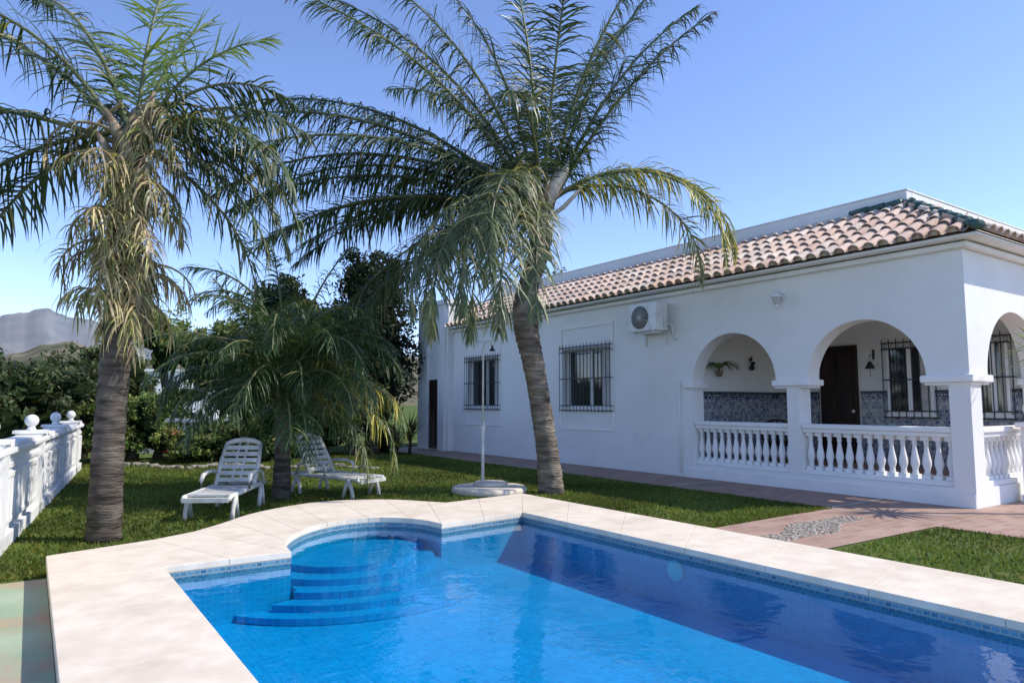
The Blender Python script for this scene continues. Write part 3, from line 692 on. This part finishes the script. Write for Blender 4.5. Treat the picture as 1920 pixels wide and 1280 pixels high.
def blobs(rx,ry,h,k,zb=.35,rs=.5):
    out=[(0,0,h*(zb+1)/2,rx*.62,ry*.62,h*(1-zb)/2*.9)]
    for i in range(k):
        a=6.28*i/k+random.uniform(-.4,.4); z=h*random.uniform(zb+.12,.86); q=1-abs(z/h-.6)*.7
        out.append((rx*.58*q*math.cos(a),ry*.58*q*math.sin(a),z,rx*rs*random.uniform(.6,1.2),ry*rs*random.uniform(.6,1.2),h*(1-zb)*.24*random.uniform(.7,1.3)))
    return out
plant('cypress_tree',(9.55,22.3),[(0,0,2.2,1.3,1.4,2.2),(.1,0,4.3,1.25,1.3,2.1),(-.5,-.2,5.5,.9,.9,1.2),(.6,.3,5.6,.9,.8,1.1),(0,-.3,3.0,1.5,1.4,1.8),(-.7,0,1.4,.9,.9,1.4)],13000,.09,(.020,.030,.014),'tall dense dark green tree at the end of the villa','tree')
tr_=[((595,26),(1.7,1.7,5.4,7),(.06,.08,.03),'green garden tree behind the lawn'),
     ((530,29),(1.5,1.5,6.7,7),(.035,.05,.02),'tall dark tree behind flowering shrubs'),
     ((312,36),(1.8,1.8,6.6,8),(.17,.23,.06),'rounded light green tree beyond the garden'),
     ((420,27),(1.7,1.7,4.7,6),(.09,.125,.04),'leafy green tree beyond the garden hedge'),
     ((215,30),(1.4,1.4,4.3,6),(.08,.11,.04),'green tree beyond the white garden wall'),
     ((470,40),(2.8,2.8,6.4,7),(.10,.13,.055),'olive green tree on rising ground beyond'),
     ((640,34),(2.4,2.4,6.4,7),(.045,.065,.025),'dense tree behind the villa end'),
     ((1060,36),(1.6,1.6,8.8,6),(.15,.16,.09),'pale feathery tree rising behind the villa roof')]
for (u,D),(rx,ry,h,k),c,lb in tr_:
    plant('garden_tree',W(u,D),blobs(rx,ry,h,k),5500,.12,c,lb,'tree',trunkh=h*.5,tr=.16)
hd=[((10,17),1.5,2.5,(.06,.085,.035)),((60,19),1.6,2.6,(.05,.075,.03)),((115,21),1.5,2.9,(.06,.085,.035)),((-30,15),1.4,2.3,(.055,.08,.03)),((160,23),1.4,2.9,(.065,.09,.035)),((30,26),2.2,3.1,(.06,.075,.035)),((110,28),2.0,3.4,(.06,.075,.035)),((230,25),1.7,2.9,(.08,.115,.04))]
for (u,D),r,h,c in hd:
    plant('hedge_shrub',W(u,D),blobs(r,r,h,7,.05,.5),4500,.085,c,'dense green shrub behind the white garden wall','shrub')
sh=[((160,19.5),.8,1.5,(.10,.15,.04),(.65,.06,.25),.16,'green shrub with pink flowers at the lawn edge'),
    ((205,18),.8,1.6,(.11,.165,.04),None,0,'leafy green shrub at the lawn edge'),
    ((255,18.5),.9,1.7,(.10,.155,.045),(.5,.3,.1),.05,'leafy green shrub at the lawn edge'),
    ((305,19),.8,1.1,(.15,.21,.055),None,0,'light green shrub at the lawn edge'),
    ((355,18),.8,.85,(.12,.17,.045),(.6,.05,.08),.1,'green shrub with red flowers at the lawn edge'),
    ((405,18.5),.8,.95,(.09,.14,.04),None,0,'green shrub at the lawn edge'),
    ((455,19),.8,1.1,(.14,.19,.055),(.7,.5,.1),.06,'green shrub with yellow flowers at the lawn edge'),
    ((505,18.5),.9,1.5,(.08,.12,.035),None,0,'green shrub at the lawn edge'),
    ((560,19.5),1.0,1.9,(.065,.10,.03),None,0,'green shrub at the lawn edge'),
    ((610,20),1.0,2.0,(.055,.08,.026),(.6,.06,.15),.06,'dark shrub with a few pink blossoms'),
    ((660,20.5),1.0,2.3,(.045,.07,.022),None,0,'dark green shrub beside the villa end'),
    ((705,21),.9,1.8,(.055,.08,.028),None,0,'dark green shrub beside the villa end'),
    ((320,25),1.4,2.2,(.09,.14,.045),None,0,'tall green shrub behind the flower bed'),
    ((480,24),1.5,2.7,(.065,.095,.03),None,0,'tall green shrub behind the flower bed'),
    ((570,24),1.5,3.1,(.045,.065,.022),None,0,'tall dark shrub behind the flower bed')]
for (u,D),r,h,c,fl,ff,lb in sh:
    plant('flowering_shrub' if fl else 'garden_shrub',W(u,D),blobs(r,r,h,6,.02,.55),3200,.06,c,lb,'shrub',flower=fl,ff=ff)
def spiky(loc,h,n,l,col,label,wd=.022,el=(10,80)):
    t=thing('spiky_plant',loc,label,'plant')
    mb=MB(); mb.tube([(0,0,0),(.03,0,h*.5),(0,0,h)],[.06,.05,.05],8); part(mb,'stem',['bark2'],t)
    mb=MB()
    for i in range(n):
        a=random.uniform(0,6.28); e=rad(random.uniform(*el)); d=Vector((math.cos(a)*math.cos(e),math.sin(a)*math.cos(e),math.sin(e)))
        wv=d.cross(UZ).normalized(); p_=Vector((0,0,h-random.uniform(0,.25))); vs=[]; ln=l*random.uniform(.7,1.1)
        for m_ in range(5):
            ww=wd*(.7,1,.9,.6,.05)[m_]; vs+=[p_-wv*ww,p_+wv*ww]; p_=p_+d*ln/4; d=(d-UZ*.14).normalized()
        b_=random.uniform(.7,1.3); mb.add(vs,[(2*q,2*q+1,2*q+3,2*q+2) for q in range(4)],0,False,tuple(x*b_ for x in col))
    part(mb,'leaf_rosette',['leaf'],t)
spiky((11.5,3.7,0),2.35,90,.66,(.14,.22,.05),'slender spiky leaved plant beside the porch',el=(-20,80))
x,y=W(745,20.5); spiky((x,y,0),.35,90,.75,(.18,.14,.08),'brownish spiky leaved plant at the villa end',.02)
x,y=W(770,21); spiky((x,y,0),.6,90,.8,(.12,.11,.05),'brown and green spiky plant at the villa end',.02)
a=MB()
for i in range(46):
    x,y=W(215+i*11+random.uniform(-4,4),16.7+.5*math.sin(i*.4)+random.uniform(-.1,.1)); a.obox((x,y,.02),(random.uniform(.1,.26),random.uniform(.1,.18),random.uniform(.06,.13)),Matrix.Rotation(random.uniform(0,3),3,'Z')@Matrix.Rotation(random.uniform(-.2,.2),3,'X'))
o=single(a,'stone_edging',['rock'],'low rough stone edging along the flower bed','edging',bevel=.03); o['kind']='stuff'
x,y=W(375,21.5)
t=thing('garden_balustrade',(x,y,0),'low white balustrade beyond the flower bed','balustrade',rot=rad(-34.7))
a=MB(); a.box(-1.9,1.9,-.1,.1,.95,1.05); part(a,'handrail',['trim'],t); a=MB(); a.box(-1.9,1.9,-.12,.12,0,.35); part(a,'base_rail',['trim'],t)
for i in range(19):
    o=bpy.data.objects.new('baluster',BALM); COL.objects.link(o); o.parent=t; o.location=(-1.8+i*.2,0,.34)
x,y=W(300,70)
t=thing('distant_house',(x,y,0),'small white house half hidden among distant trees','house',rot=rad(-20))
a=MB(); a.box(-6,6,-4,4,0,4.6); a.box(-6.2,6.2,-4.2,4.2,4.6,4.8); part(a,'wall',['stucco'],t)
for q in (-4.5,-1.5,1.5,4):
    a=MB(); a.box(q,q+1.1,-4.03,-3.99,2.4,3.7); part(a,'window',['dark'],t)

# ------------------------------------------------------------------ garden wall left
dirv=Vector((.117,.993,0)).normalized(); ang=math.atan2(dirv.y,dirv.x)-math.pi/2
s0=Vector((-.2,9.7,0))-dirv*4.3
gw=thing('garden_wall',tuple(s0),'white masonry garden wall with panelled bays and ball finials','wall',rot=ang)
a=MB(); Lw=13.6
a.box(-.11,.11,0,Lw,0,.98); a.box(-.16,.16,0,Lw,0,.16); a.box(.11,.13,0,Lw,.82,.88); part(a,'wall',['wallold'],gw,bevel=.008)
a=MB(); a.box(-.17,.17,0,Lw,.98,1.04); a.box(-.14,.14,0,Lw,1.04,1.08); part(a,'coping',['wallold'],gw,bevel=.012)
for i in range(5):
    a=MB(); y0=.3+i*3.0+.3; ln=2.35 if i<4 else 1.0
    a.box(.11,.14,y0,y0+ln,.72,.78); a.box(.11,.14,y0,y0+ln,.24,.30); a.box(.11,.14,y0,y0+.06,.3,.72); a.box(.11,.14,y0+ln-.06,y0+ln,.3,.72)
    for k in range(int((ln-.2)/.22)):
        yy=y0+.15+k*.22; a.box(.11,.135,yy,yy+.1,.3,.72)
    part(a,'panel',['wallold'],gw,bevel=.008)
PM=MB(); PM.box(-.16,.16,-.16,.16,0,1.10); PM.box(-.19,.19,-.19,.19,1.10,1.14); PM.lathe([(.07,1.14),(.045,1.17),(.045,1.20)]); PM.sphere((0,0,1.27),.085,16)
pm=mesh_from(PM,'pillar',['wallold'])
for i in range(5):
    o=bpy.data.objects.new('pillar',pm); COL.objects.link(o); o.parent=gw; o.location=(0,.3+i*3.0,0)

# ------------------------------------------------------------------ loungers
s=MB()
for x in (-.3,.3): s.tube([(x,0,.27),(x,.05,.31),(x,.6,.32),(x,1.3,.33),(x,1.75,.33)],[.03,.035,.035,.035,.03],8)
s.box(-.3,.3,-.03,.05,.25,.31); s.box(-.3,.3,1.7,1.76,.3,.35)
for i in range(9): y=.09+i*.125; s.box(-.28,.28,y,y+.09,.315,.345)
BA=rad(58)
b_=MB(); rot=Matrix.Rotation(BA,3,'X')
def bk(x,d,o=0): return (x,1.2+d*math.cos(BA),.34+d*math.sin(BA)+o)
for x in (-.28,.28): b_.tube([bk(x,0),bk(x,.4),bk(x*.93,.70)],[.03,.03,.025],8)
for i in range(6): b_.obox(bk(0,.08+i*.108,.01),(.54,.068,.022),rot)
b_.tube([bk(-.26,.70),bk(-.15,.75),bk(0,.77),bk(.15,.75),bk(.26,.70)],[.03,.04,.045,.04,.03],8)
for x in (-.06,.06): b_.tube([bk(x,.05),bk(x,.74)],.018,6)
b_.tube([bk(-.24,.4,-.02),(-.24,1.6,.33)],.015,6); b_.tube([bk(.24,.4,-.02),(.24,1.6,.33)],.015,6)
LM={'seat':mesh_from(s,'seat',['worn_plastic']),'backrest':mesh_from(b_,'backrest',['worn_plastic'])}
lg=MB()
lg.tube([(0,-.06,0),(0,-.045,.12),(0,0,.22),(0,.03,.31)],[.035,.03,.035,.04],8); lg.tube([(0,.16,0),(0,.12,.14),(0,.05,.28)],[.03,.028,.035],8)
LEG=mesh_from(lg,'leg',['worn_plastic'])
ar=MB(); ar.tube([(0,.78,.34),(0,.76,.46),(0,.82,.53),(0,1.0,.56),(0,1.25,.55),(0,1.42,.5),(0,1.5,.34)],[.025,.03,.035,.04,.035,.03,.025],8,flat=.7)
ARM=mesh_from(ar,'armrest',['worn_plastic'])
def lounger(foot,head,label):
    d=Vector((head[0]-foot[0],head[1]-foot[1],0)); an=math.atan2(d.y,d.x)-math.pi/2
    t=thing('sun_lounger',(foot[0],foot[1],.01),label,'sun lounger',rot=an,group='white sun loungers on the lawn')
    t.scale=(.96,.96,.96)
    def put(nm,me,loc):
        o=bpy.data.objects.new(nm,me); COL.objects.link(o); o.parent=t; o.location=loc
    put('seat',LM['seat'],(0,0,0)); put('backrest',LM['backrest'],(0,0,0))
    for x in (-.31,.31):
        put('leg',LEG,(x,.2,0)); put('leg',LEG,(x,1.45,0)); put('armrest',ARM,(x*1.08,0,0))
lounger((1.9,9.6),(2.9,11.3),'white slatted plastic sun lounger with raised back beside palm trunk')
lounger((4.58,10.55),(3.92,12.1),'white slatted plastic sun lounger angled towards the shower')
# ------------------------------------------------------------------ shower
sw=thing('garden_shower',(6.49,10.05,0),'slim outdoor pool shower on a rounded white plinth','shower')
a=MB(); a.lathe([(.62,0),(.64,.02),(.64,.08),(.61,.11)],seg=36); a.lathe([(.3,.11),(.3,.15),(.27,.17)],(.1,.12,0),24); part(a,'plinth',['coping'],sw)
a=MB(); q=Vector((-.02,.18,0)); a.tube([q+Vector((0,0,.1)),q+Vector((0,0,1.2))],.028,10); a.tube([q+Vector((0,0,1.2)),q+Vector((0,0,2.45)),q+rv*.03+UZ*2.56,q+rv*.1+UZ*2.6,q+rv*.16+UZ*2.52],[.02,.017,.015,.014,.012],8); part(a,'pole',['metalwhite'],sw)
a=MB(); b_=q+rv*.16; a.lathe([(.055,-.05),(.05,-.03),(.02,.0),(.015,.05)],(b_.x,b_.y,2.47)); part(a,'shower_head',['iron'],sw)
a=MB(); a.tube([q+Vector((-.05,0,1.1)),q+Vector((.05,0,1.1))],.022,8); part(a,'tap',['metalwhite'],sw)
t=thing('wall_planter',(12.0,9.6,2.2),'small potted plant hung on the porch wall','potted plant')
a=MB(); a.lathe([(.06,-.12),(.08,0),(.09,.01)]); part(a,'pot',['boot'],t)
a=MB()
for i in range(80):
    an=random.uniform(0,6.28); p_=Vector((0,0,0)); d=Vector((math.cos(an)*.6,math.sin(an)*.6,.9)).normalized(); vs=[]
    for m_ in range(7):
        ww=.018*(.5,1,1,.9,.8,.5,.05)[m_]; wv=d.cross(UZ).normalized(); vs+=[p_-wv*ww,p_+wv*ww]; p_=p_+d*random.uniform(.07,.13); d=(d-UZ*.42).normalized()
    b_=random.uniform(.6,1.3); a.add(vs,[(2*k,2*k+1,2*k+3,2*k+2) for k in range(6)],0,False,(.13*b_,.17*b_,.05*b_))
part(a,'foliage',['leaf'],t)
t=thing('wicker_chair',(12.7,8.7,.3),'dark wicker armchair behind the porch balustrade','chair',rot=rad(120))
a=MB(); a.tube([(.3*math.cos(s),.3*math.sin(s),.4) for s in [2*math.pi*k/20 for k in range(21)]],.03,6,cap=False); a.lathe([(.3,.36),(.3,.4)],seg=20); part(a,'seat',['wood'],t)
a=MB()
for k in range(13):
    s=math.pi*k/12; a.tube([(.3*math.cos(s),.3*math.sin(s),.4),(.34*math.cos(s),.34*math.sin(s),.6+.28*math.sin(s))],.015,5)
a.tube([(.34*math.cos(math.pi*k/16),.34*math.sin(math.pi*k/16),.6+.28*math.sin(math.pi*k/16)) for k in range(17)],.025,6); part(a,'backrest',['wood'],t)
for x,y in ((-.2,-.2),(.2,-.2),(-.2,.2),(.2,.2)):
    a=MB(); a.tube([(x,y,.38),(x*1.15,y*1.15,0)],.02,6); part(a,'leg',['wood'],t)

# ------------------------------------------------------------------ light, sky, camera
EL,AL=46,38
sd=Vector((math.cos(rad(EL))*math.cos(rad(AL)),-math.cos(rad(EL))*math.sin(rad(AL)),math.sin(rad(EL))))
li=bpy.data.lights.new('Sun','SUN'); li.energy=5.0; li.angle=rad(.5); li.color=(1,.93,.82)
lo=bpy.data.objects.new('Sun',li); COL.objects.link(lo); lo.rotation_euler=sd.to_track_quat('Z','Y').to_euler(); lo.location=(20,-10,20)
wd=bpy.data.worlds.new('World'); S.world=wd; wd.use_nodes=True; nt=wd.node_tree
sk=nt.nodes.new('ShaderNodeTexSky'); sk.sky_type='NISHITA'; sk.sun_disc=False; sk.sun_elevation=rad(EL); sk.sun_rotation=rad(90+AL)
sk.air_density=.8; sk.dust_density=.05; sk.ozone_density=2.0
vm=nt.nodes.new('ShaderNodeVectorMath'); vm.operation='MULTIPLY'; vm.inputs[1].default_value=(1.68,1.66,1.92); nt.links.new(sk.outputs[0],vm.inputs[0])
bg=nt.nodes['Background']; bg.inputs['Strength'].default_value=.145; nt.links.new(vm.outputs[0],bg.inputs[0])
cam=bpy.data.cameras.new('Camera'); cam.sensor_width=36; cam.lens=1300/1920*36; cam.clip_end=20000; cam.clip_start=.05
co=bpy.data.objects.new('Camera',cam); COL.objects.link(co); co.location=(0,0,1.5); co.rotation_euler=(rad(90+5.14),0,rad(-34.7)); S.camera=co
S.view_settings.view_transform='Standard'
